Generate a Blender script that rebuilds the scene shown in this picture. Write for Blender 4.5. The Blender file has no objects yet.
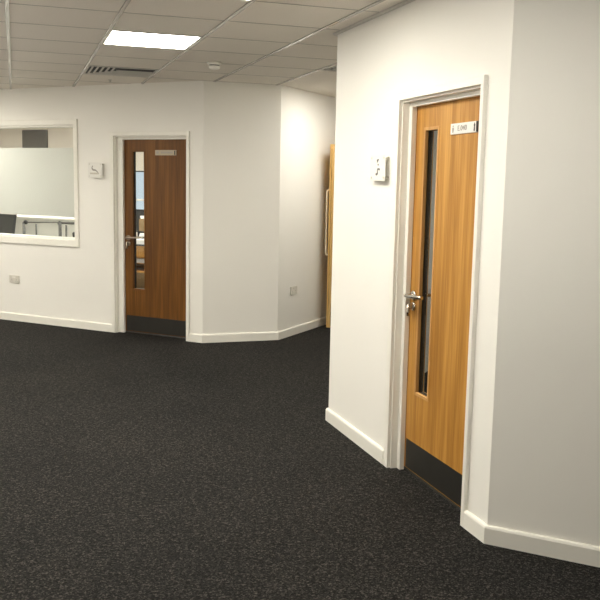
import bpy, bmesh, math, random
from mathutils import Matrix, Vector
random.seed(4)
sc = bpy.context.scene
col = sc.collection
R2 = math.sqrt(.5)
PI = math.pi
D = math.radians

# ------------------------------------------------------------------ measures
CAM_H = 1.6158; YAW = .32263; PITCH = .13613; ROLL = .01951; FPX = 850.75
H = 2.588                      # ceiling height
A = 2.011; Y0, Y1 = 3.25, 5.349  # right wall plane x = A from y0 to y1
Q1 = Vector((1.758, 8.342)); Q2 = Vector((2.549, 8.342))
GX, GP = -.0207, .6287         # ceiling grid in x
GY, GQ = 4.6132, .6210         # ceiling grid in y
SK_H, SK_T = .086, .018

# ------------------------------------------------------------------ materials
def new_mat(name):
    m = bpy.data.materials.new(name); m.use_nodes = True
    nt = m.node_tree
    return m, nt, nt.nodes['Principled BSDF']
def L(nt, a, b): nt.links.new(a, b)
def coords(nt, scale=(1, 1, 1), src='Object'):
    t = nt.nodes.new('ShaderNodeTexCoord'); mp = nt.nodes.new('ShaderNodeMapping')
    mp.inputs['Scale'].default_value = scale
    L(nt, t.outputs[src], mp.inputs['Vector']); return mp.outputs['Vector']
def noise(nt, vec, scale, detail=2, rough=.5):
    n = nt.nodes.new('ShaderNodeTexNoise'); n.inputs['Scale'].default_value = scale
    n.inputs['Detail'].default_value = detail; n.inputs['Roughness'].default_value = rough
    L(nt, vec, n.inputs['Vector']); return n.outputs['Fac']
def ramp(nt, fac, stops):
    r = nt.nodes.new('ShaderNodeValToRGB'); e = r.color_ramp.elements
    while len(e) < len(stops): e.new(.5)
    for q, (p, c) in zip(e, stops): q.position = p; q.color = (*c, 1)
    L(nt, fac, r.inputs['Fac']); return r.outputs['Color']
def bump(nt, b, fac, strength, dist):
    n = nt.nodes.new('ShaderNodeBump'); n.inputs['Strength'].default_value = strength
    n.inputs['Distance'].default_value = dist
    L(nt, fac, n.inputs['Height']); L(nt, n.outputs['Normal'], b.inputs['Normal'])
def plain(name, c, rough=.5, metal=0, var=.04, spec=.5):
    m, nt, b = new_mat(name)
    v = coords(nt); f = noise(nt, v, 9, 3)
    lo = tuple(x*(1-var) for x in c); hi = tuple(min(1, x*(1+var)) for x in c)
    L(nt, ramp(nt, f, [(.3, lo), (.7, hi)]), b.inputs['Base Color'])
    b.inputs['Roughness'].default_value = rough; b.inputs['Metallic'].default_value = metal
    b.inputs['Specular IOR Level'].default_value = spec
    return m
def paint(name, c):
    m, nt, b = new_mat(name)
    v = coords(nt)
    L(nt, ramp(nt, noise(nt, v, .9, 3), [(.3, tuple(x*.965 for x in c)), (.7, c)]), b.inputs['Base Color'])
    b.inputs['Roughness'].default_value = .62; b.inputs['Specular IOR Level'].default_value = .3
    bump(nt, b, noise(nt, v, 260, 2), .06, .002)
    return m
def oak(name, cs, rough=.5):
    m, nt, b = new_mat(name)
    v = coords(nt, (1, 1, .06))
    wide = noise(nt, v, 14, 4, .55)
    fine = noise(nt, coords(nt, (1, 1, .018)), 120, 3, .6)
    mx = nt.nodes.new('ShaderNodeMath'); mx.operation = 'MULTIPLY_ADD'; mx.inputs[1].default_value = .45
    sub = nt.nodes.new('ShaderNodeMath'); sub.operation = 'MULTIPLY'; sub.inputs[1].default_value = .62
    L(nt, wide, sub.inputs[0]); L(nt, fine, mx.inputs[0]); L(nt, sub.outputs[0], mx.inputs[2])
    L(nt, ramp(nt, mx.outputs[0], [(.34, cs[0]), (.51, cs[1]), (.68, cs[2])]), b.inputs['Base Color'])
    b.inputs['Roughness'].default_value = rough; b.inputs['Specular IOR Level'].default_value = .3
    bump(nt, b, fine, .08, .001)
    return m
def glass(name, tint=(.96, .98, .97), ior=1.45):
    m, nt, b = new_mat(name)
    out = nt.nodes['Material Output']
    tr = nt.nodes.new('ShaderNodeBsdfTransparent'); tr.inputs['Color'].default_value = (*tint, 1)
    gl = nt.nodes.new('ShaderNodeBsdfGlossy'); gl.inputs['Roughness'].default_value = .015
    fr = nt.nodes.new('ShaderNodeFresnel'); fr.inputs['IOR'].default_value = ior
    mx = nt.nodes.new('ShaderNodeMixShader')
    ge = nt.nodes.new('ShaderNodeNewGeometry'); ma = nt.nodes.new('ShaderNodeMath'); ma.operation = 'MULTIPLY_ADD'
    L(nt, ge.outputs['Backfacing'], ma.inputs[0]); ma.inputs[1].default_value = 1/ior - ior; ma.inputs[2].default_value = ior
    L(nt, ma.outputs[0], fr.inputs['IOR'])
    L(nt, fr.outputs[0], mx.inputs[0]); L(nt, tr.outputs[0], mx.inputs[1]); L(nt, gl.outputs[0], mx.inputs[2])
    L(nt, mx.outputs[0], out.inputs['Surface'])
    return m
def film(name):
    m, nt, b = new_mat(name)
    out = nt.nodes['Material Output']
    c = ramp(nt, noise(nt, coords(nt), 1.4, 2), [(.3, (.58, .565, .52)), (.7, (.62, .605, .56))])
    t = nt.nodes.new('ShaderNodeBsdfTranslucent'); d = nt.nodes.new('ShaderNodeBsdfDiffuse')
    L(nt, c, t.inputs['Color']); L(nt, c, d.inputs['Color'])
    mx = nt.nodes.new('ShaderNodeMixShader'); mx.inputs[0].default_value = .45
    L(nt, t.outputs[0], mx.inputs[1]); L(nt, d.outputs[0], mx.inputs[2])
    L(nt, mx.outputs[0], out.inputs['Surface'])
    return m
def emit(name, c, s):
    m, nt, b = new_mat(name)
    L(nt, ramp(nt, noise(nt, coords(nt), 3, 1), [(.3, c), (.7, tuple(min(1, x*1.02) for x in c))]), b.inputs['Emission Color'])
    b.inputs['Emission Strength'].default_value = s
    b.inputs['Base Color'].default_value = (.8, .8, .78, 1)
    return m
def carpet():
    m, nt, b = new_mat('charcoal_carpet')
    v = coords(nt)
    vo = nt.nodes.new('ShaderNodeTexVoronoi'); vo.inputs['Scale'].default_value = 165; L(nt, v, vo.inputs['Vector'])
    sep = nt.nodes.new('ShaderNodeSeparateColor'); L(nt, vo.outputs['Color'], sep.inputs[0])
    clump = noise(nt, v, 48, 4, .7)
    big = noise(nt, v, 1.1, 3, .5)
    ad = nt.nodes.new('ShaderNodeMath'); ad.operation = 'MULTIPLY_ADD'; ad.inputs[1].default_value = .42
    hf = nt.nodes.new('ShaderNodeMath'); hf.operation = 'MULTIPLY'; hf.inputs[1].default_value = .58
    L(nt, clump, hf.inputs[0]); L(nt, sep.outputs[0], ad.inputs[0]); L(nt, hf.outputs[0], ad.inputs[2])
    tuft = ad.outputs[0]
    c1 = ramp(nt, tuft, [(.28, (.0030, .0029, .0027)), (.48, (.0098, .0092, .0086)), (.62, (.0245, .0230, .0212)), (.78, (.084, .077, .069))])
    c2 = ramp(nt, big, [(.3, (.84, .84, .84)), (.7, (1.15, 1.13, 1.09))])
    mx = nt.nodes.new('ShaderNodeMix'); mx.data_type = 'RGBA'; mx.blend_type = 'MULTIPLY'; mx.inputs[0].default_value = 1
    L(nt, c1, mx.inputs[6]); L(nt, c2, mx.inputs[7]); L(nt, mx.outputs[2], b.inputs['Base Color'])
    b.inputs['Roughness'].default_value = .95; b.inputs['Specular IOR Level'].default_value = .15
    bump(nt, b, tuft, .5, .005)
    return m
def tile():
    m, nt, b = new_mat('mineral_ceiling_tile')
    v = coords(nt)
    f = noise(nt, v, 160, 2, .6)
    L(nt, ramp(nt, f, [(.3, (.66, .615, .55)), (.55, (.73, .685, .615)), (.7, (.75, .705, .64))]), b.inputs['Base Color'])
    b.inputs['Roughness'].default_value = .85; b.inputs['Specular IOR Level'].default_value = .2
    bump(nt, b, f, .15, .002)
    return m

M = dict(
    wall=paint('warm_white_wall_paint', (.86, .842, .79)),
    gloss=plain('white_gloss_woodwork', (.84, .82, .755), .32, var=.015),
    carpet=carpet(), tile=tile(),
    tbar=plain('white_grid_bar', (.48, .46, .42), .22, var=.02, spec=.8),
    oak=oak('light_oak_veneer', ((.27, .115, .018), (.42, .195, .034), (.58, .305, .072))),
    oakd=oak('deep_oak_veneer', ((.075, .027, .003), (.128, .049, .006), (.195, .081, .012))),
    oakp=oak('pale_oak_lipping', ((.46, .26, .075), (.62, .39, .135), (.74, .50, .20))), brass=plain('pale_satin_handle', (.90, .82, .64), .5, .2, .02),
    oakl=oak('oak_beading', ((.36, .18, .055), (.52, .28, .09), (.66, .38, .15))),
    steel=plain('brushed_dark_kick_plate', (.036, .034, .030), .45, .5, .06),
    chrome=plain('satin_chrome', (.62, .60, .56), .22, 1, .03),
    chrome2=plain('polished_rail_steel', (.085, .08, .072), .45, 0, .05),
    glass=glass('clear_glass', ior=1.3), acrylic=glass('clear_acrylic', (.93, .94, .90), 1.3),
    film=film('frosted_film'), sign=plain('white_acrylic_sign', (.78, .765, .72), .35, var=.01),
    panel=emit('light_diffuser', (1, .945, .84), 33),
    panel_o=emit('office_light_diffuser', (1, .955, .885), 40),
    panel_c=emit('corridor_light_diffuser', (1, .95, .86), 24),
    panel_l=emit('stronger_light_diffuser', (1, .945, .84), 44), panel_d=emit('softer_light_diffuser', (1, .95, .85), 27), panel_s=emit('dim_light_diffuser', (1, .93, .88), 24),
    white=plain('white_plastic', (.80, .78, .72), .4, var=.02),
    sock=plain('satin_socket_plate', (.66, .63, .56), .38, .1, .03),
    dark=plain('dark_grey_plastic', (.03, .03, .03), .5),
    black=plain('black_rubber', (.012, .012, .012), .6),
    ink=plain('dark_lettering', (.05, .05, .05), .6),
    ink3=plain('mid_grey_lettering', (.16, .155, .145), .6), ink2=plain('grey_lettering', (.30, .28, .25), .6),
    plate=plain('silver_white_sign_plate', (.74, .72, .68), .4, .1, .03),
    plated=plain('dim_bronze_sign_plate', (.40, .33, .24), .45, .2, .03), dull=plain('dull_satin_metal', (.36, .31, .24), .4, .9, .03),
    joint=plain('joint_shadow_grey', (.34, .32, .285), .7),
    vent=plain('white_vent_metal', (.55, .53, .49), .5, var=.02),
    bladem=plain('pale_vent_blade', (.66, .64, .59), .5, var=.02), gap_shade=plain('vent_gap_shade', (.02, .019, .018), .8),
    cloth=plain('dark_grey_fabric', (.06, .06, .058), .9, var=.15),
    card=plain('brown_cardboard', (.22, .14, .06), .8, var=.1),
    paper=plain('white_paper', (.85, .84, .82), .7, var=.02),
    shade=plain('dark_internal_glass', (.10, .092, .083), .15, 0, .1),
    off=paint('office_wall_paint', (.72, .66, .58)),
)

# ------------------------------------------------------------------ mesh helpers
class MB:
    def __init__(s): s.bm = bmesh.new()
    def box(s, x0, x1, y0, y1, z0, z1, bev=0):
        v = [s.bm.verts.new(p) for p in ((x0, y0, z0), (x1, y0, z0), (x1, y1, z0), (x0, y1, z0), (x0, y0, z1), (x1, y0, z1), (x1, y1, z1), (x0, y1, z1))]
        fs = [s.bm.faces.new([v[i] for i in q]) for q in ((0, 3, 2, 1), (4, 5, 6, 7), (0, 1, 5, 4), (1, 2, 6, 5), (2, 3, 7, 6), (3, 0, 4, 7))]
        if bev:
            es = {e for f in fs for e in f.edges}
            bmesh.ops.bevel(s.bm, geom=list(es), offset=bev, segments=2, affect='EDGES', profile=.5)
        return s
    def prism(s, poly, z0, z1):           # polygon in xy
        a = [s.bm.verts.new((x, y, z0)) for x, y in poly]; b = [s.bm.verts.new((x, y, z1)) for x, y in poly]
        n = len(poly)
        s.bm.faces.new(a[::-1]); s.bm.faces.new(b)
        for i in range(n): s.bm.faces.new((a[i], a[(i+1) % n], b[(i+1) % n], b[i]))
        return s
    def slab(s, poly, y0, y1):            # polygon in xz, thickness along y
        a = [s.bm.verts.new((x, y0, z)) for x, z in poly]; b = [s.bm.verts.new((x, y1, z)) for x, z in poly]
        n = len(poly)
        s.bm.faces.new(a); s.bm.faces.new(b[::-1])
        for i in range(n): s.bm.faces.new((a[(i+1) % n], a[i], b[i], b[(i+1) % n]))
        return s
    def tube(s, pts, r, n=12, r2=None):
        pts = [Vector(p) for p in pts]; rings = []
        up = None
        for i, p in enumerate(pts):
            t = (pts[min(i+1, len(pts)-1)] - pts[max(i-1, 0)]).normalized()
            if up is None:
                up = t.orthogonal().normalized()
            up = (up - t*up.dot(t)).normalized(); w = t.cross(up)
            rr = r if r2 is None else r + (r2-r)*i/(len(pts)-1)
            rings.append([s.bm.verts.new(p + rr*(math.cos(2*PI*k/n)*up + math.sin(2*PI*k/n)*w)) for k in range(n)])
        for a, b in zip(rings, rings[1:]):
            for k in range(n):
                f = s.bm.faces.new((a[k], a[(k+1) % n], b[(k+1) % n], b[k])); f.smooth = True
        s.bm.faces.new(rings[0][::-1]); s.bm.faces.new(rings[-1])
        return s
    def lathe(s, prof, axis='z', c=(0, 0, 0), n=24):   # prof: (radius, height)
        c = Vector(c); rings = []
        for r, h in prof:
            ring = []
            for k in range(n):
                a = 2*PI*k/n; p = (r*math.cos(a), r*math.sin(a), h)
                if axis == 'y': p = (p[0], p[2], -p[1])
                ring.append(s.bm.verts.new(c + Vector(p)))
            rings.append(ring)
        for a, b in zip(rings, rings[1:]):
            for k in range(n):
                f = s.bm.faces.new((a[k], a[(k+1) % n], b[(k+1) % n], b[k])); f.smooth = True
        s.bm.faces.new(rings[0][::-1]); s.bm.faces.new(rings[-1])
        return s
    def quad(s, *p):
        s.bm.faces.new([s.bm.verts.new(q) for q in p]); return s
    def build(s, name, mat, parent=None, mtx=None):
        if mtx is not None: s.bm.transform(mtx)
        bmesh.ops.recalc_face_normals(s.bm, faces=s.bm.faces)
        me = bpy.data.meshes.new(name); s.bm.to_mesh(me); s.bm.free()
        me.materials.append(mat)
        o = bpy.data.objects.new(name, me); col.objects.link(o)
        if parent is not None: o.parent = parent
        return o
def tag(o, label=None, cat=None, group=None, kind=None):
    for k, v in (('label', label), ('category', cat), ('group', group), ('kind', kind)):
        if v: o[k] = v
    return o
def empty(name, loc, rz=0):
    o = bpy.data.objects.new(name, None); col.objects.link(o)
    o.location = loc; o.rotation_euler.z = rz; o.empty_display_size = .1
    return o
def struct(o, label=None, cat=None): return tag(o, label, cat, None, 'structure')
def copy_tree(o, parent=None):
    c = o.copy(); col.objects.link(c)
    if parent is not None: c.parent = parent
    for ch in list(o.children): copy_tree(ch, c)
    return c
def frame(p, rz, z=0): return Matrix.Translation((p[0], p[1], z)) @ Matrix.Rotation(rz, 4, 'Z')
def text(name, body, size, mat, parent, loc, width=None):
    cu = bpy.data.curves.new(name, 'FONT'); cu.body = body; cu.size = size; cu.extrude = .0006
    cu.align_x = 'CENTER'; cu.align_y = 'CENTER'
    t = bpy.data.objects.new(name, cu); col.objects.link(t)
    me = bpy.data.meshes.new_from_object(t.evaluated_get(bpy.context.evaluated_depsgraph_get()))
    bpy.data.objects.remove(t); bpy.data.curves.remove(cu)
    me.transform(Matrix.Rotation(PI/2, 4, 'X'))
    if width:
        xs = [v.co.x for v in me.vertices]; me.transform(Matrix.Scale(width/(max(xs)-min(xs)), 4, (1, 0, 0)))
    me.materials.clear(); me.materials.append(mat)
    o = bpy.data.objects.new(name, me); col.objects.link(o); o.location = loc; o.parent = parent
    return o

# local frames: x to the viewer's right along the wall, y into the wall, z up
RZ_L, RZ_R, RZ_M, RZ_F = D(-45), D(-90), D(45), 0
def on_left(u): return (Q1.x - u*R2, Q1.y + u*R2)     # u metres left of the first corner
def on_corr(u): return (Q2.x + u*R2, Q2.y + u*R2)

# ------------------------------------------------------------------ shell
def wall(name, a, b, th, label, holes=(), mat=None, z1=H):
    a, b = Vector(a), Vector(b); d = b-a; ln = d.length
    rz = math.atan2(d.y, d.x)
    m = MB(); xs = 0
    for x0, x1, z0, zt in sorted(holes):
        if x0 > xs: m.box(xs, x0, 0, th, 0, z1)
        if z0 > 0: m.box(x0, x1, 0, th, 0, z0)
        if zt < z1: m.box(x0, x1, 0, th, zt, z1)
        xs = x1
    m.box(xs, ln, 0, th, 0, z1)
    return struct(m.build(name, mat or M['wall'], None, frame(a, rz)), label, 'wall')

LEFT_LEN = 8.0
QL = Vector(on_left(LEFT_LEN))
DL0 = 1.02                      # u of the far-left door's leaf edge
DR0 = 4.275                     # y of the right door's leaf edge
LX0, LX1, LZT = -.065, .82, 2.055       # lining opening, left door
RX0, RX1, RZT = -.036, .803, 2.062      # lining opening, right door
WU0, WU1, WZ0, WZ1 = 1.625, 3.30, .96, 2.19  # window hole
off = LEFT_LEN
wall('wall_left', QL, Q1, .16, 'long white angled wall with the window and the far oak door',
     [(off-WU1, off-WU0, WZ0, WZ1), (off-DL0+LX0-.012, off-DL0+LX1+.012, 0, LZT+.012)])
wall('wall_middle', Q1, Q2, .12, 'narrow white wall section right of the far oak door')
wall('wall_corridor', Q2, on_corr(5.0), .10, 'white wall running back into the corridor with a socket')
P0 = Vector((A, Y0)); P1 = Vector((A, Y1))
wall('wall_right', P1, P0, .14, 'bright white wall around the near oak door',
     [(Y1-DR0+RX0-.012, Y1-DR0+RX1+.012, 0, RZT+.012)])
wall('wall_near_right', P0, (P0.x+4.0, P0.y-4.0), .14, 'shaded grey-white wall at the right edge')
wall('wall_corridor_right', (P1.x+3.6, P1.y+3.6), P1, .10, 'white wall on the hidden side of the corridor')
wall('wall_store_back', (P1.x+2.9, P1.y+2.6), (P1.x+2.9, .6), .1, 'inner back wall of the dark room behind the near door', mat=M['wall'])
ce = Vector(on_corr(3.2))
wall('wall_corridor_end', ce, (ce.x+1.35, ce.y-1.35), .1, 'white wall closing the corridor')
wall('wall_back', (P0.x+4.0, -3.0), (QL.x, -3.0), .1, 'white wall behind the viewpoint')
wall('wall_side', (QL.x, -3.0), (QL.x, QL.y), .1, 'white wall on the far left side of the hall')
wall('wall_near_side', (P0.x+4.0, P0.y-4.0), (P0.x+4.0, -3.0), .1, 'white wall at the near right corner')
def office(u, w): return (Q1.x - u*R2 + w*R2, Q1.y + u*R2 + w*R2)
OW = 3.6
wall('wall_office_back', office(8.0, OW), office(-.46, OW), .1, 'pale wall at the back of the office',
     [(8.0-4.15, 8.0-3.1, 1.06, 1.765)], mat=M['off'])
wall('wall_office_end', office(8.0, .16), office(8.0, OW), .1, 'pale end wall of the office', mat=M['off'])

m = MB(); m.quad((-4.2, -3.2, 0), (6.4, -3.2, 0), (6.4, 17.2, 0), (-4.2, 17.2, 0))
struct(m.build('floor', M['carpet']), 'dark charcoal flecked carpet floor', 'floor')

LIGHTS = [(1, 2), (1, -1), (1, -4), (-3, -4), (-3, -1), (-3, 2), (-3, 5), (-3, 8), (5, 5)]
STORE_LIGHT = (5, -1)
OFFICE_LIGHTS = [(2, 10), (-1, 13), (0, 10), (-4, 15)]
VENTS = [(1, 5), (4, 3)]
skip = set(LIGHTS + OFFICE_LIGHTS + VENTS + [STORE_LIGHT])
m = MB()
for i in range(-7, 11):
    for j in range(-13, 21):
        if (i, j) in skip: continue
        x0, y0 = GX+i*GP, GY+j*GQ
        m.quad((x0, y0, H), (x0, y0+GQ, H), (x0+GP, y0+GQ, H), (x0+GP, y0, H))
bmesh.ops.remove_doubles(m.bm, verts=m.bm.verts, dist=.001)
ceil = struct(m.build('ceiling', M['tile']), 'suspended ceiling of pale square tiles', 'ceiling')
# T-bar grid, clipped to the hall
def clip_y(x):      # how far back a depth bar reaches before a wall
    if x < Q1.x: return Q1.x+Q1.y-x
    return Q1.y if x < Q2.x else Q2.y + (x-Q2.x)
m = MB(); jn = MB(); bw, bh = .012, .007
for i in range(-6, 5):
    x = GX+i*GP
    y0 = -3.0 if x < A else Y1 + (x-A)
    m.box(x-bw, x+bw, y0, clip_y(x)-.002, H-bh, H+.02)
def clip_x(y):
    if y > Q1.y: return Q1.x+Q1.y-y
    if y > Y1: return min(GX+4*GP, A+9)
    return A-.03 if y > Y0 else A-.03+(Y0-y)
for j in range(-12, 10):
    y = GY+j*GQ
    jn.box(QL.x+.1, clip_x(y)-.002, y-.0055, y+.0055, H-.0015, H+.02)
struct(m.build('trim_1', M['tbar']), 'white metal grid bars running back between the ceiling tiles', 'ceiling grid')
struct(jn.build('trim_3', M['joint']), 'thin cross joints between the ceiling tiles, their shadow painted as grey strips', 'ceiling grid')  # flush grey strips paint the shadow line of the tile joints
k = math.tan(PI/8)
m = MB(); t = .03
m.prism([(A-.001, Y0), (A-.001, Y1+.001), (A-t, Y1+k*t), (A-t, Y0-k*t)], H-.012, H-.001)
m.prism([(A-.001, Y1+.001), (A+1.5, Y1+1.501), (A+1.5-t*R2, Y1+1.5+t*R2), (A-t, Y1+k*t)], H-.012, H-.001)
struct(m.build('trim_2', M['vent']), 'pale wall angle where the right wall meets the ceiling', 'ceiling trim')

# skirting boards: polyline with mitred corners, open at doors
def skirting(name, pts, label, side=-1, ends=None):
    pts = [Vector(p) for p in pts]; n = len(pts)
    def offs(tt):
        out = []
        for i in range(n):
            ds = []
            if i > 0: ds.append((pts[i]-pts[i-1]).normalized())
            if i < n-1: ds.append((pts[i+1]-pts[i]).normalized())
            ns = [Vector((d.y, -d.x)) for d in ds]
            nn = sum(ns, Vector((0, 0))).normalized()
            out.append(pts[i] + nn*tt/nn.dot(ns[0]))
        return out
    prof = [(0, 0), (SK_T, 0), (SK_T, SK_H-.012), (SK_T-.004, SK_H-.003), (SK_T-.010, SK_H), (0, SK_H)]
    m = MB(); rows = [[m.bm.verts.new((p.x, p.y, z)) for p in offs(tt)] for tt, z in prof]
    for r in range(len(prof)):
        a, b = rows[r], rows[(r+1) % len(prof)]
        for i in range(n-1): m.bm.faces.new((a[i], a[i+1], b[i+1], b[i]))
    m.bm.faces.new([r[0] for r in rows]); m.bm.faces.new([r[-1] for r in rows][::-1])
    return struct(m.build(name, M['gloss']), label, 'skirting board')
skirting('baseboard_left', [QL, on_left(DL0-LX0+.042)], 'white skirting board below the window wall')
skirting('baseboard_middle', [on_left(DL0-LX1-.04), Q1, Q2, on_corr(3.19)], 'white skirting board turning along the middle wall into the corridor')
skirting('baseboard_right', [(P1.x+3.5, P1.y+3.5), P1, (A, DR0-RX0+.075)], 'white skirting board left of the near door')
skirting('baseboard_near_right', [(A, DR0-RX1-.03), P0, (P0.x+3.98, P0.y-3.98)], 'white skirting board right of the near door and along the shaded wall')

# ------------------------------------------------------------------ doors
def lever(rose_xz, plane, parent, x1, mat, rise=.014):
    x, z = rose_xz
    b = MB()
    pts = [(x, plane, z), (x, plane-.03, z)]
    for q in range(7):
        a = q/6*PI/2
        pts.append((x+.016*(1-math.cos(a)), plane-.045-.016*math.sin(a), z+.002*q/6))
    pts += [(x+.06, plane-.062, z+.003), (x+.12, plane-.062, z+.008), (x1-.02, plane-.061, z+rise*.9), (x1, plane-.058, z+rise)]
    b.tube(pts, .0105, 14)
    h = b.build('lever_handle', mat, parent)
    b = MB(); b.lathe([(.004, -.012), (.024, -.012), (.0275, -.009), (.0275, 0)], 'y', (x, plane, z), 28); b.build('rose', mat, h)
    return h
def door(name, loc, rz, lin, oakm, label, front_w, metal, platem):
    x0, x1, zt = lin
    r = struct(empty(name, (loc[0], loc[1], 0), rz), label, 'door')
    rev = .07
    # frame: lining, stops and architrave
    b = MB()
    b.box(x0-.012, x0, 0, .16, 0, zt+.012); b.box(x1, x1+.012, 0, .16, 0, zt+.012); b.box(x0, x1, 0, .16, zt, zt+.012)
    fr = b.build('door_frame', M['gloss'], r)
    b = MB()
    st = .038
    b.box(x0, 0, st, .0675, 0, zt-.020, .002); b.box(x1-.02, x1, st, .0675, 0, zt-.020, .002); b.box(x0, x1, st+.001, .067, zt-.024, zt, .002)
    b.build('door_stop', M['gloss'], r)
    b = MB(); pr = .02
    lw, rw = front_w; ho = .05
    b.box(x0-lw, x0-.010, -pr, .001, 0, zt+ho, .003)
    b.box(x1+.010, x1+rw, -pr, .001, 0, zt+ho, .003)
    b.box(x0-lw+.001, x1+rw-.001, -pr+.0005, .001, zt+.010, zt+ho-.001, .003)
    b.build('architrave', M['gloss'], r)
    # leaf with the tall narrow opening
    xa, xb = -.014, x1-.004; zb, zl = .020, 2.040
    vx0, vx1, vz0, vz1 = .096, .262, .468, 1.920
    b = MB(); y0, y1 = rev, rev+.044
    b.box(xa, vx0, y0, y1, zb, zl); b.box(vx1, xb, y0, y1, zb, zl)
    b.box(vx0, vx1, y0, y1, zb, vz0); b.box(vx0, vx1, y0, y1, vz1, zl)
    b.build('door_leaf', oakm, r)
    b = MB(); w = .013
    for ya, yb in ((y0-.004, y0+.016), (y1, y1+.006)):
        b.box(vx0-.004, vx0+w, ya, yb, vz0-.004, vz1+.004, .002); b.box(vx1-w, vx1+.004, ya, yb, vz0-.004, vz1+.004, .002)
        b.box(vx0+w, vx1-w, ya, yb, vz0-.004, vz0+w, .002); b.box(vx0+w, vx1-w, ya, yb, vz1-w, vz1+.004, .002)
    b.build('glazing_bead', M['oakl'] if oakm is M['oak'] else oakm, r)
    b = MB(); b.box(vx0+.002, vx1-.002, y0+.0165, y0+.0225, vz0+.002, vz1-.002)
    b.build('glass_pane', M['glass'], r)
    b = MB(); ya, yb = y0+.0235, y1-.0005
    for q in ((vx0+.0005, vx0+w-.001, vz0+.001, vz1-.001), (vx1-w+.001, vx1-.0005, vz0+.001, vz1-.001)): b.box(q[0], q[1], ya, yb, q[2], q[3])
    b.box(vx0+w, vx1-w, ya, yb, vz0+.001, vz0+w-.001); b.box(vx0+w, vx1-w, ya, yb, vz1-w+.001, vz1-.001)
    b.build('glazing_liner', M['black'], r)
    b = MB(); b.tube([(.045, y1, 1.014), (.045, y1+.05, 1.014), (.06, y1+.06, 1.015), (.17, y1+.06, 1.016)], .0105, 12)
    b.lathe([(.004, .012), (.024, .012), (.0275, .009), (.0275, 0)], 'y', (.045, y1, 1.014), 20); b.build('inner_lever_handle', M['chrome'], r)
    b = MB(); b.box(.014, xb-.012, y0-.0018, y0-.0002, .025, .190)
    b.build('kick_plate', M['steel'], r)
    b = MB(); b.box(x0, x1, .074, .115, .0005, .008, .002)
    b.build('threshold_strip', M['dark'], r)
    lever((.045, 1.014), y0, r, .252, metal)
    # cylinder lock with a hanging turn
    b = MB(); b.lathe([(.003, -.010), (.022, -.010), (.025, -.007), (.025, 0)], 'y', (.045, y0, .953), 24)
    b.box(.034, .056, y0-.036, y0-.010, .940, .972, .003)
    lk = b.build('lock_cylinder', metal, r)
    b = MB(); b.tube([(.047, y0-.036, .962), (.049, y0-.037, .945), (.051, y0-.038, .925), (.052, y0-.038, .902)], .0085, 10)
    b.build('thumb_turn', metal, lk)
    # hinges on the far edge
    for hz in (.25, 1.05, 1.80):
        b = MB(); b.tube([(x1-.003, y1+.004, hz-.05), (x1-.003, y1+.004, hz+.05)], .006, 10); b.build('hinge', M['chrome'], r)
    # sign plate with a slider
    pl0, pl1, pz0, pz1 = .395, .655, 1.872, 1.925
    b = MB(); b.box(pl0, pl1, y0-.007, y0-.0002, pz0, pz1, .0015)
    pl = b.build('name_plate', platem, r); pl['label'] = 'pale room name plate with a slider'
    return r, pl, (pl0, pl1, pz0, pz1, y0-.0072)

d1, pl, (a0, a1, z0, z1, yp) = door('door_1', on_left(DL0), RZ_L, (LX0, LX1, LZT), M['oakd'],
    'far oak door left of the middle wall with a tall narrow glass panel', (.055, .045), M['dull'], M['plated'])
zc = (z0+z1)/2
b = MB(); b.box(a0+.018, a0+.044, yp-.001, yp+.001, zc-.012, zc+.012); b.build('pictogram', M['ink2'], pl)
b = MB(); xx = a0+.075
for wd in (.018, .012, .022, .014, .018, .012, .016): b.box(xx, xx+wd, yp-.001, yp+.001, zc-.009, zc+.010); xx += wd+.005
b.build('lettering', M['ink2'], pl)
b = MB(); b.box(a1-.022, a1-.012, yp-.004, yp+.001, zc-.022, zc+.020, .001); b.build('slider', M['ink'], pl)

d2, pl, (a0, a1, z0, z1, yp) = door('door_2', (A, DR0), RZ_R, (RX0, RX1, RZT), M['oak'],
    'near oak door on the right with a tall narrow glass panel and lever handle', (.062, .040), M['chrome'], M['plate'])
zc = (z0+z1)/2
b = MB(); b.lathe([(.001, -.0006), (.005, -.0006), (.005, .0006), (.001, .0006)], 'y', (a0+.026, yp, zc+.013), 12)
b.slab([(a0+.018, zc+.006), (a0+.018, zc-.006), (a0+.021, zc-.018), (a0+.031, zc-.018), (a0+.034, zc-.006), (a0+.034, zc+.006)], yp-.0006, yp+.0006)
b.build('pictogram', M['ink2'], pl)
text('lettering', 'E.040', .036, M['ink2'], pl, ((a0+a1)/2-.012, yp-.0004, zc), .088)
b = MB(); b.slab([(a1-.030, zc-.018), (a1-.018, zc-.020), (a1-.019, zc+.006), (a1-.015, zc+.006), (a1-.023, zc+.021), (a1-.031, zc+.006), (a1-.027, zc+.006)], yp-.001, yp+.0008)
b.build('slider_arrow', M['ink'], pl)
b = MB(); b.box(a1-.004, a1+.003, yp-.003, yp+.007, z0+.002, z1-.001); b.build('end_cap', M['ink'], pl)

# corridor door leaf standing open along the wall
cl = Vector((3.286, 8.886))
d3 = struct(empty('door_3', (cl.x, cl.y, 0), RZ_M), 'open oak corridor door seen almost edge on with a long pull handle', 'door')
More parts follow.
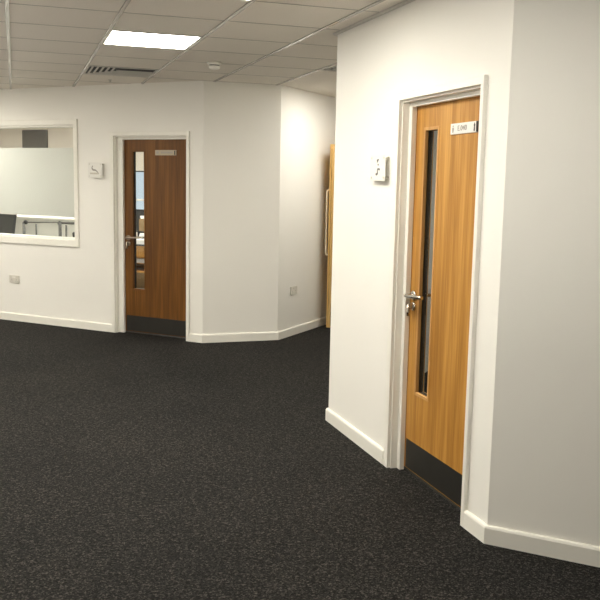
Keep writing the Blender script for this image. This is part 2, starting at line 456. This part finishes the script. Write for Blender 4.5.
# local x runs back along the corridor, -y is the corridor side; the near edge is at x = 0
b = MB(); b.box(.008, .90, -.044, 0, .012, 2.048); b.build('door_leaf', M['oakp'], d3)
b = MB(); b.box(0, .0075, -.044, 0, .012, 2.048, .001); b.build('edge_lipping', M['oakp'], d3)
b = MB(); b.box(-.001, .0005, -.024, -.020, .05, 2.0); b.build('intumescent_strip', M['oakd'], d3)
b = MB(); b.box(.02, .89, -.0465, -.0445, .03, .19); b.build('kick_plate', M['steel'], d3)
b = MB(); z0, z1 = .83, 1.55; px = .06
pts = [(px, .001, z0)]
for q in range(6): a = q/5*PI/2; pts.append((px, .030+.022*math.sin(a), z0+.022*(1-math.cos(a))))
for q in range(6): a = q/5*PI/2; pts.append((px, .030+.022*math.cos(a), z1-.022+.022*math.sin(a)))
pts.append((px, .001, z1)); b.tube(pts, .010, 12); b.build('pull_handle', M['brass'], d3)
b = MB(); b.box(.915, .975, -.075, .03, 0, 2.10); b.box(.915, .975, -1.55, -.075, 2.056, 2.10); b.box(.915, .975, -1.60, -1.55, 0, 2.10)
b.build('door_frame', M['oak'], d3)

# ------------------------------------------------------------------ window into the office
win = struct(empty('window_1', (*on_left(WU0), 0), RZ_L), 'white framed internal window with a wide frosted band', 'window')
wx0, wx1 = WU0-WU1, 0.0         # local x from far left to the right jamb
b = MB(); pr = .02; ow = .047
b.box(wx0-ow, wx0+.004, -pr, .001, WZ0-.075, WZ1+.055, .003); b.box(wx1-.004, wx1+ow, -pr, .001, WZ0-.075, WZ1+.055, .003)
b.box(wx0, wx1, -pr+.0005, .001, WZ1-.004, WZ1+.054, .003); b.box(wx0, wx1, -pr+.0005, .001, WZ0-.074, WZ0+.004, .003)
b.build('window_casing', M['gloss'], win)
b = MB(); sw = .022
b.box(wx0+.001, wx0+sw, .002, .155, WZ0+.001, WZ1-.001); b.box(wx1-sw, wx1-.001, .002, .155, WZ0+.001, WZ1-.001)
b.box(wx0+sw, wx1-sw, .002, .155, WZ1-sw, WZ1-.001); b.box(wx0+sw, wx1-sw, .002, .155, WZ0+.001, WZ0+.018)
b.build('window_frame', M['gloss'], win)
b = MB(); b.box(wx0+.012, wx1-.012, .052, .058, WZ0+.012, WZ1-.012); b.build('glass_pane', M['glass'], win)
b = MB(); b.quad((wx0+.022, .0595, 1.222), (wx1-.022, .0595, 1.200), (wx1-.022, .0595, 1.948), (wx0+.022, .0595, 1.948))
fo = b.build('frosted_film', M['film'], win); fo['label'] = 'frosted white band across the pane'

# ------------------------------------------------------------------ lights, vents, detector
def cell(i, j): return GX+i*GP, GY+j*GQ
def light_thing(mat, label, group=None):
    r = empty('ceiling_light', (0, 0, H)); tag(r, label, 'ceiling light', group)
    g = .0135
    b = MB()
    f = .010
    b.box(g, GP-g, g, g+f, -.004, .05); b.box(g, GP-g, GQ-g-f, GQ-g, -.004, .05)
    b.box(g, g+f, g+f, GQ-g-f, -.004, .05); b.box(GP-g-f, GP-g, g+f, GQ-g-f, -.004, .05)
    b.box(g, GP-g, g, GQ-g, .05, .056)
    b.build('light_frame', M['white'], r)
    b = MB(); b.box(g+f, GP-g-f, g+f, GQ-g-f, -.001, .008); b.build('diffuser', mat, r)
    return r
lab = {(1, 2): 'lit square ceiling light panel in view above the far oak door',
       (1, -1): 'lit ceiling light panel just touching the top edge of the view',
       (5, 5): 'lit ceiling light panel in the corridor behind the right wall'}
first = None
for n, (i, j) in enumerate(LIGHTS):
    if (i, j) == (5, 5): o = light_thing(M['panel_c'], lab[(5, 5)])
    else:
        o = light_thing(M['panel_d'] if j == -4 else M['panel_l'] if i < 0 and j > 0 else M['panel'], lab.get((i, j), 'lit ceiling light panel over the hall outside the view'))
        o['group'] = 'hall ceiling light panels'
    o.location = (*cell(i, j), H)
for i, j in OFFICE_LIGHTS:
    o = light_thing(M['panel_o'], 'lit ceiling light panel inside the office', 'office ceiling lights'); o.location = (*cell(i, j), H)

o = light_thing(M['panel_s'], 'dim ceiling light panel in the room behind the near oak door'); o.location = (*cell(*STORE_LIGHT), H)
def vent(i, j, label):
    x, y = cell(i, j); r = tag(empty('air_vent', (x+GP/2, y+GQ/2, H)), label, 'air vent')
    hw = GP/2-.0135; hd = GQ/2-.0135
    b = MB(); fw = .014
    b.box(-hw, hw, -hd, -hd+fw, -.006, .002, .002); b.box(-hw, hw, hd-fw, hd, -.006, .002, .002)
    b.box(-hw, -hw+fw, -hd+fw, hd-fw, -.006, .002, .002); b.box(hw-fw, hw, -hd+fw, hd-fw, -.006, .002, .002)
    b.build('vent_frame', M['vent'], r)
    b = MB(); b.box(-hw, hw, -hd, hd, .0035, .012)
    b.build('vent_shade_plate', M['gap_shade'], r)  # dark plate close behind the blades paints the shade in their gaps
    n = 5
    for q in range(n):                     # blades running back on the left
        x = -hw+fw+.028+q*.046
        b = MB(); b.box(x-.006, x+.006, -hd+fw+.002, hd-fw-.03-q*.05, -.007, .0034); b.build('vent_blade', M['bladem'], r)
    for q in range(6):                     # blades across the rest
        y = hd-fw-.030-q*.062
        x = -hw+fw+.020+min(q, n)*.046
        b = MB(); b.box(x, hw-fw-.004, y-.006, y+.006, -.007, .0034); b.build('vent_blade', M['bladem'], r)
    return r
vent(1, 5, 'square louvred ceiling vent in front of the far oak door')
vent(4, 3, 'dark louvred ceiling vent at the top of the right wall corner')

r = tag(empty('smoke_detector', (1.573, 7.036, H)), 'round white smoke detector under the ceiling tiles', 'smoke detector')
b = MB(); b.lathe([(.058, 0), (.060, -.014), (.055, -.022), (.042, -.024)]); b.build('detector_base', M['white'], r)
b = MB(); b.lathe([(.040, -.024), (.040, -.032)]); b.build('detector_slot', M['dark'], r)
b = MB(); b.lathe([(.047, -.032), (.048, -.042), (.040, -.054), (.024, -.059), (.003, -.060)]); b.build('detector_head', M['white'], r)
b = MB(); b.lathe([(.022, .0), (.022, -.004), (.010, -.006), (.008, -.02), (.014, -.022), (.003, -.024)])
o = b.build('ceiling_sprinkler', M['vent']); o.location = (.905, 8.72, H)
tag(o, 'tiny round fitting in the ceiling behind the louvred vent', 'ceiling fitting')

# ------------------------------------------------------------------ wall signs and sockets
def sign(loc, rz, label, w, h, z, standoff):
    r = tag(empty('wall_sign', (loc[0], loc[1], z), rz), label, 'sign')
    b = MB(); b.box(-w/2, w/2, -standoff-.003, -standoff, -h/2, h/2, .001); pn = b.build('sign_panel', M['sign'], r)
    for sx in (-1, 1):
        for sz in (-1, 1):
            b = MB(); b.lathe([(.003, -standoff-.006), (.006, -standoff-.006), (.0065, -standoff-.003), (.0065, 0)], 'y', (sx*(w/2-.022), 0, sz*(h/2-.018)), 14)
            b.build('standoff_fixing', M['sock'], r)
    return r, pn
so = .034
r, pn = sign(on_left(1.323), RZ_L, 'square wall sign with a dark curved emblem left of the far oak door', .192, .158, 1.713, so)
y = -so-.0035
def stroke(pts, wd, mat, name, parent, yy):
    b = MB()
    for (xa, za, wa), (xb, zb_, wb) in zip(pts, pts[1:]):
        dx, dz = xb-xa, zb_-za; l = math.hypot(dx, dz); nx, nz = -dz/l, dx/l
        b.slab([(xa+nx*wa, za+nz*wa), (xa-nx*wa, za-nz*wa), (xb-nx*wb, zb_-nz*wb), (xb+nx*wb, zb_+nz*wb)], yy-.0008, yy+.0006)
    return b.build(name, mat, parent)
stroke([(-.028, .044, .004), (-.040, .028, .006), (-.036, .010, .008), (-.022, .001, .009), (.004, .000, .008), (.022, -.010, .006), (.040, -.026, .003), (.050, -.036, .002)], 0, M['ink2'], 'emblem', pn, y)
b = MB()
xx = -.066
for wd in (.012, .020, .010, .022, .016, .012): b.box(xx, xx+wd, y-.0008, y+.0006, -.044, -.026); xx += wd+.004
o = b.build('lettering', plain('faint_sign_lettering', (.50, .46, .38), .6), pn)
r, pn = sign((A, 4.275+.287), RZ_R, 'square wall sign with small dark characters left of the near oak door', .215, .148, 1.713, .028)
y = -.028-.0035
b = MB(); b.slab([(-.012, .048), (-.010, .030), (-.002, .030), (-.001, .036), (.008, .036), (.009, .042), (.018, .046), (.016, .050)], y-.0008, y+.0006)
b.slab([(.000, .020), (.006, .012), (.014, .014), (.014, .022), (.006, .025)], y-.0008, y+.0006)
b.build('lettering', M['ink3'], pn)
stroke([(.030, -.002, .003), (.028, -.012, .005), (.014, -.006, .004), (.004, -.006, .005), (-.004, -.018, .005), (.004, -.028, .006), (-.006, -.036, .007), (-.024, -.036, .006)], 0, M['ink3'], 'emblem', pn, y)

def socket(loc, rz, label, z):
    r = tag(empty('double_socket', (loc[0], loc[1], z), rz), label, 'socket')
    b = MB(); b.box(-.073, .073, -.012, 0, -.043, .043, .003); fp = b.build('face_plate', M['sock'], r)
    for sx in (-1, 1):
        b = MB()
        for dx, dz, w, h in ((0, -.006, .005, .008), (-.011, -.024, .007, .004), (.011, -.024, .007, .004)):
            b.box(sx*.036+dx-w/2, sx*.036+dx+w/2, -.0126, -.0119, dz-h/2, dz+h/2)
        b.build('pin_slots', M['dark'], fp)
        b = MB(); b.box(sx*.014-.006, sx*.014+.006, -.016, -.0119, .012, .030, .001); b.build('rocker_switch', M['white'], fp)
socket(on_left(2.533), RZ_L, 'silver double socket low on the wall below the internal window', .478)
socket(on_corr(.343), RZ_M, 'double socket low on the corridor wall beside the open door', .483)

# ------------------------------------------------------------------ office behind the window and the far door
RO = RZ_L
def off_empty(name, u, w, label, cat, z=0): return tag(empty(name, (*office(u, w), z), RO), label, cat)
# local x = -u, y = w
wr = struct(empty('window_2', (*office(3.625, OW), 0), RO), 'office window seen through the far door glass', 'window')
b = MB()
b.box(-.525, -.47, -.015, .06, 1.06, 1.765); b.box(.47, .525, -.015, .06, 1.06, 1.765)
b.box(-.47, .47, -.015, .06, 1.06, 1.10); b.box(-.47, .47, -.015, .06, 1.75, 1.765)
b.box(-.47, .47, -.014, .05, 1.300, 1.328)
b.build('window_frame', M['gloss'], wr)
b = MB(); b.box(-.47, .47, .051, .056, 1.10, 1.75); b.build('glass_pane', M['glass'], wr)
b = MB(); b.box(-.47, .47, -.02, -.014, 1.742, 1.762); b.build('blind_rail', M['dark'], wr)
# dark internal window high on the back wall
o = struct(empty('window_3', (*office(5.62, OW), 0), RO), 'dark internal window high on the office back wall', 'window')
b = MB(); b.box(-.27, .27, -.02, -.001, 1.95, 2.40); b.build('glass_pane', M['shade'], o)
# oak storage unit with an open shelf
r = off_empty('storage_unit', 2.50, 2.12, 'oak storage unit with a paper shelf seen through the far door glass', 'storage unit')
b = MB()
b.box(-.55, .55, 0, .42, 0, .10); b.box(-.55, .55, .40, .42, .10, .74); b.box(-.55, -.53, 0, .42, .10, .74); b.box(.53, .55, 0, .42, .10, .74)
b.box(-.53, .53, 0, .40, .38, .40); b.box(-.53, .53, .01, .40, .50, .51); b.box(-.53, .53, 0, .40, .575, .595)
b.build('carcass', M['oak'], r)
b = MB(); b.box(-.56, .56, -.015, .43, .742, .762, .002); b.build('unit_top', M['dark'], r)
b = MB(); b.box(-.528, .528, -.012, -.001, .597, .738, .001); b.build('drawer_front', M['oak'], r)
b = MB(); b.box(-.528, .528, -.012, -.001, .105, .378, .001); b.build('door', M['card'], r)
def stack(u, w, z, n, sx, sy, label, mat=M['paper']):
    b = MB()
    for q in range(n):
        dx = random.uniform(-.006, .006); h = .01
        b.box(-sx/2+dx, sx/2+dx, 0, sy, q*h, q*h+h-.001)
    o = b.build('paper_stack', mat); o.location = (*office(u, w), z); o.rotation_euler.z = RO
    tag(o, label, 'paper stack')
stack(2.44, 2.125, .763, 6, .30, .22, 'white paper stack on top of the oak storage unit')
stack(2.44, 2.135, .5105, 6, .34, .22, 'white paper stack inside the oak unit shelf')
r = off_empty('letter_tray', 2.44, 2.36, 'black letter tray behind the white paper stack', 'letter tray', .763)
b = MB()
for q in range(3): b.box(-.17, .17, 0, .2, q*.075, q*.075+.008)
for sx in (-.17, .162): b.box(sx, sx+.008, 0, .2, 0, .16)
b.build('tray', M['dark'], r)
stack(2.44, 2.365, .8465, 5, .28, .18, 'papers lying in the black letter tray')
r = off_empty('cardboard_box', 2.44, 2.37, 'small brown cardboard box on top of the letter tray', 'box', .9215)
b = MB(); b.box(-.15, .15, 0, .18, 0, .17, .003); b.build('box_body', M['card'], r)
b = MB(); b.slab([(.02, .03), (.035, .03), (-.03, .14), (-.05, .14)], -.001, 0); b.build('tape', M['dark'], r)
stack(2.44, 2.38, 1.0925, 4, .27, .15, 'thin white paper pile on top of the small cardboard box')
# desk with a monitor
r = off_empty('office_desk', 3.25, 2.78, 'white topped office desk below the office window', 'desk')
b = MB(); b.box(-.8, .8, 0, .7, .70, .73, .003); b.build('desk_top', M['white'], r)
for sx in (-.76, .72):
    for sy in (.03, .63):
        b = MB(); b.box(sx, sx+.04, sy, sy+.04, 0, .70); b.build('leg', M['chrome2'], r)
r = off_empty('monitor', 3.14, 3.10, 'dark computer monitor on the office desk', 'monitor', .73)
b = MB(); b.box(-.27, .16, 0, .03, .12, .46, .006); b.build('screen', M['black'], r)
b = MB(); b.box(-.03, .03, .01, .03, .01, .2); b.build('stand', M['dark'], r)
b = MB(); b.box(-.12, .12, -.06, .10, 0, .012, .002); b.build('base', M['dark'], r)
# railing behind the internal window
r = off_empty('handrail', 2.9, 1.0, 'chrome post and rail barrier behind the internal window', 'railing')
b = MB()
for u, rad, zt in ((3.36, .018, 1.058), (3.15, .011, 1.045), (2.76, .020, 1.075), (2.66, .012, 1.05)):
    b = MB(); x = 2.9-u; b.tube([(x, 0, 0), (x, 0, zt)], rad, 16); b.build('post', M['chrome2'], r)
b = MB(); b.tube([(-.40, -.03, 1.062), (.14, -.03, 1.078), (.62, -.03, 1.09)], .008, 12); b.build('rail', M['chrome2'], r)
b = MB(); b.tube([(.11, .03, 1.066), (.62, .03, 1.070)], .008, 12); b.build('rail', M['chrome2'], r)
b = MB(); b.tube([(-.46, 0, .895), (-.06, 0, .885)], .008, 12); b.build('rail', M['chrome2'], r)
for x, yy, z in ((-.40, -.03, 1.062), (.11, .03, 1.066)):
    b = MB(); b.lathe([(.004, -.024), (.024, -.016), (.029, 0), (.024, .016), (.004, .024)], 'y', (x, yy, z), 16); b.build('end_cap', M['black'], r)
r = off_empty('office_bin', 2.555, 1.05, 'black upright bin at the right end of the chrome rail', 'bin')
b = MB(); b.lathe([(.03, 0), (.036, .9), (.042, .955), (.03, .965), (.004, .968)]); b.build('bin_body', M['black'], r)
# office chair with a dark back
r = off_empty('office_chair', 3.64, .93, 'dark grey office chair back at the left bottom of the internal window', 'chair')
b = MB(); b.slab([(-.10, .70), (.10, .70), (.185, 1.152), (-.21, 1.158)], 0, .05); b.build('backrest', M['cloth'], r)
b = MB(); b.box(-.24, .24, -.46, 0, .44, .51, .02); b.build('seat', M['cloth'], r)
b = MB(); b.box(-.03, .03, .0, .05, .45, .72); b.tube([(0, -.22, .06), (0, -.22, .44)], .025, 12); b.build('column', M['dark'], r)
b = MB()
for q in range(5):
    a = q*2*PI/5; b.tube([(0, -.22, .09), (.27*math.cos(a), -.22+.27*math.sin(a), .06)], .018, 8)
    b.lathe([(.005, 0), (.025, .005), (.025, .045), (.005, .05)], 'z', (.27*math.cos(a), -.22+.27*math.sin(a), 0), 10)
b.build('star_base', M['dark'], r)
r = off_empty('counter', 3.92, 1.25, 'white counter behind the dark office chair', 'counter')
b = MB(); b.box(-.6, 1.70, 0, .40, 0, 1.09, .004); b.build('counter_body', M['white'], r)
b = MB(); b.box(-.62, 1.73, -.02, .42, 1.091, 1.115, .004); b.build('counter_top', M['white'], r)

# ------------------------------------------------------------------ daylight outside the office window
w = bpy.data.worlds.new('sky'); sc.world = w; w.use_nodes = True
bg = w.node_tree.nodes['Background']; bg.inputs['Color'].default_value = (.70, .78, .88, 1); bg.inputs['Strength'].default_value = .9

# ------------------------------------------------------------------ added upward fill lamps, out of view, to brighten the ceiling
def fill_lamp(x, y, z, sx, sy, power):
    l = bpy.data.lights.new('ceiling_fill', 'AREA'); l.shape = 'RECTANGLE'; l.size = sx; l.size_y = sy
    l.energy = power; l.color = (1, .94, .84)
    o = bpy.data.objects.new('ceiling_fill', l); col.objects.link(o); o.location = (x, y, z); o.rotation_euler = (PI, 0, 0)
    return o
fill_lamp(-2.2, 6.0, .7, 2.6, 6.0, 60)
fill_lamp(-.5, 1.0, .9, 3.5, 3.0, 26)

# ------------------------------------------------------------------ camera
fw = Vector((math.sin(YAW)*math.cos(PITCH), math.cos(YAW)*math.cos(PITCH), -math.sin(PITCH)))
rt = Vector((math.cos(YAW), -math.sin(YAW), 0)); up = rt.cross(fw)
c, s = math.cos(ROLL), math.sin(ROLL)
r_, u_ = c*rt + s*up, c*up - s*rt
cd = bpy.data.cameras.new('camera'); cd.sensor_width = 36; cd.lens = FPX/600*36; cd.clip_start = .05
cam = bpy.data.objects.new('camera', cd); col.objects.link(cam)
mt = Matrix((r_, u_, -fw)).transposed().to_4x4(); mt.translation = (0, 0, CAM_H)
cam.matrix_world = mt
sc.camera = cam
sc.view_settings.view_transform = 'Standard'
sc.view_settings.look = 'None'
sc.view_settings.exposure = .07
sc.cycles.max_bounces = 10; sc.cycles.diffuse_bounces = 6; sc.cycles.transparent_max_bounces = 10
sc.cycles.use_denoising = True
sc.cycles.caustics_reflective = False; sc.cycles.caustics_refractive = False
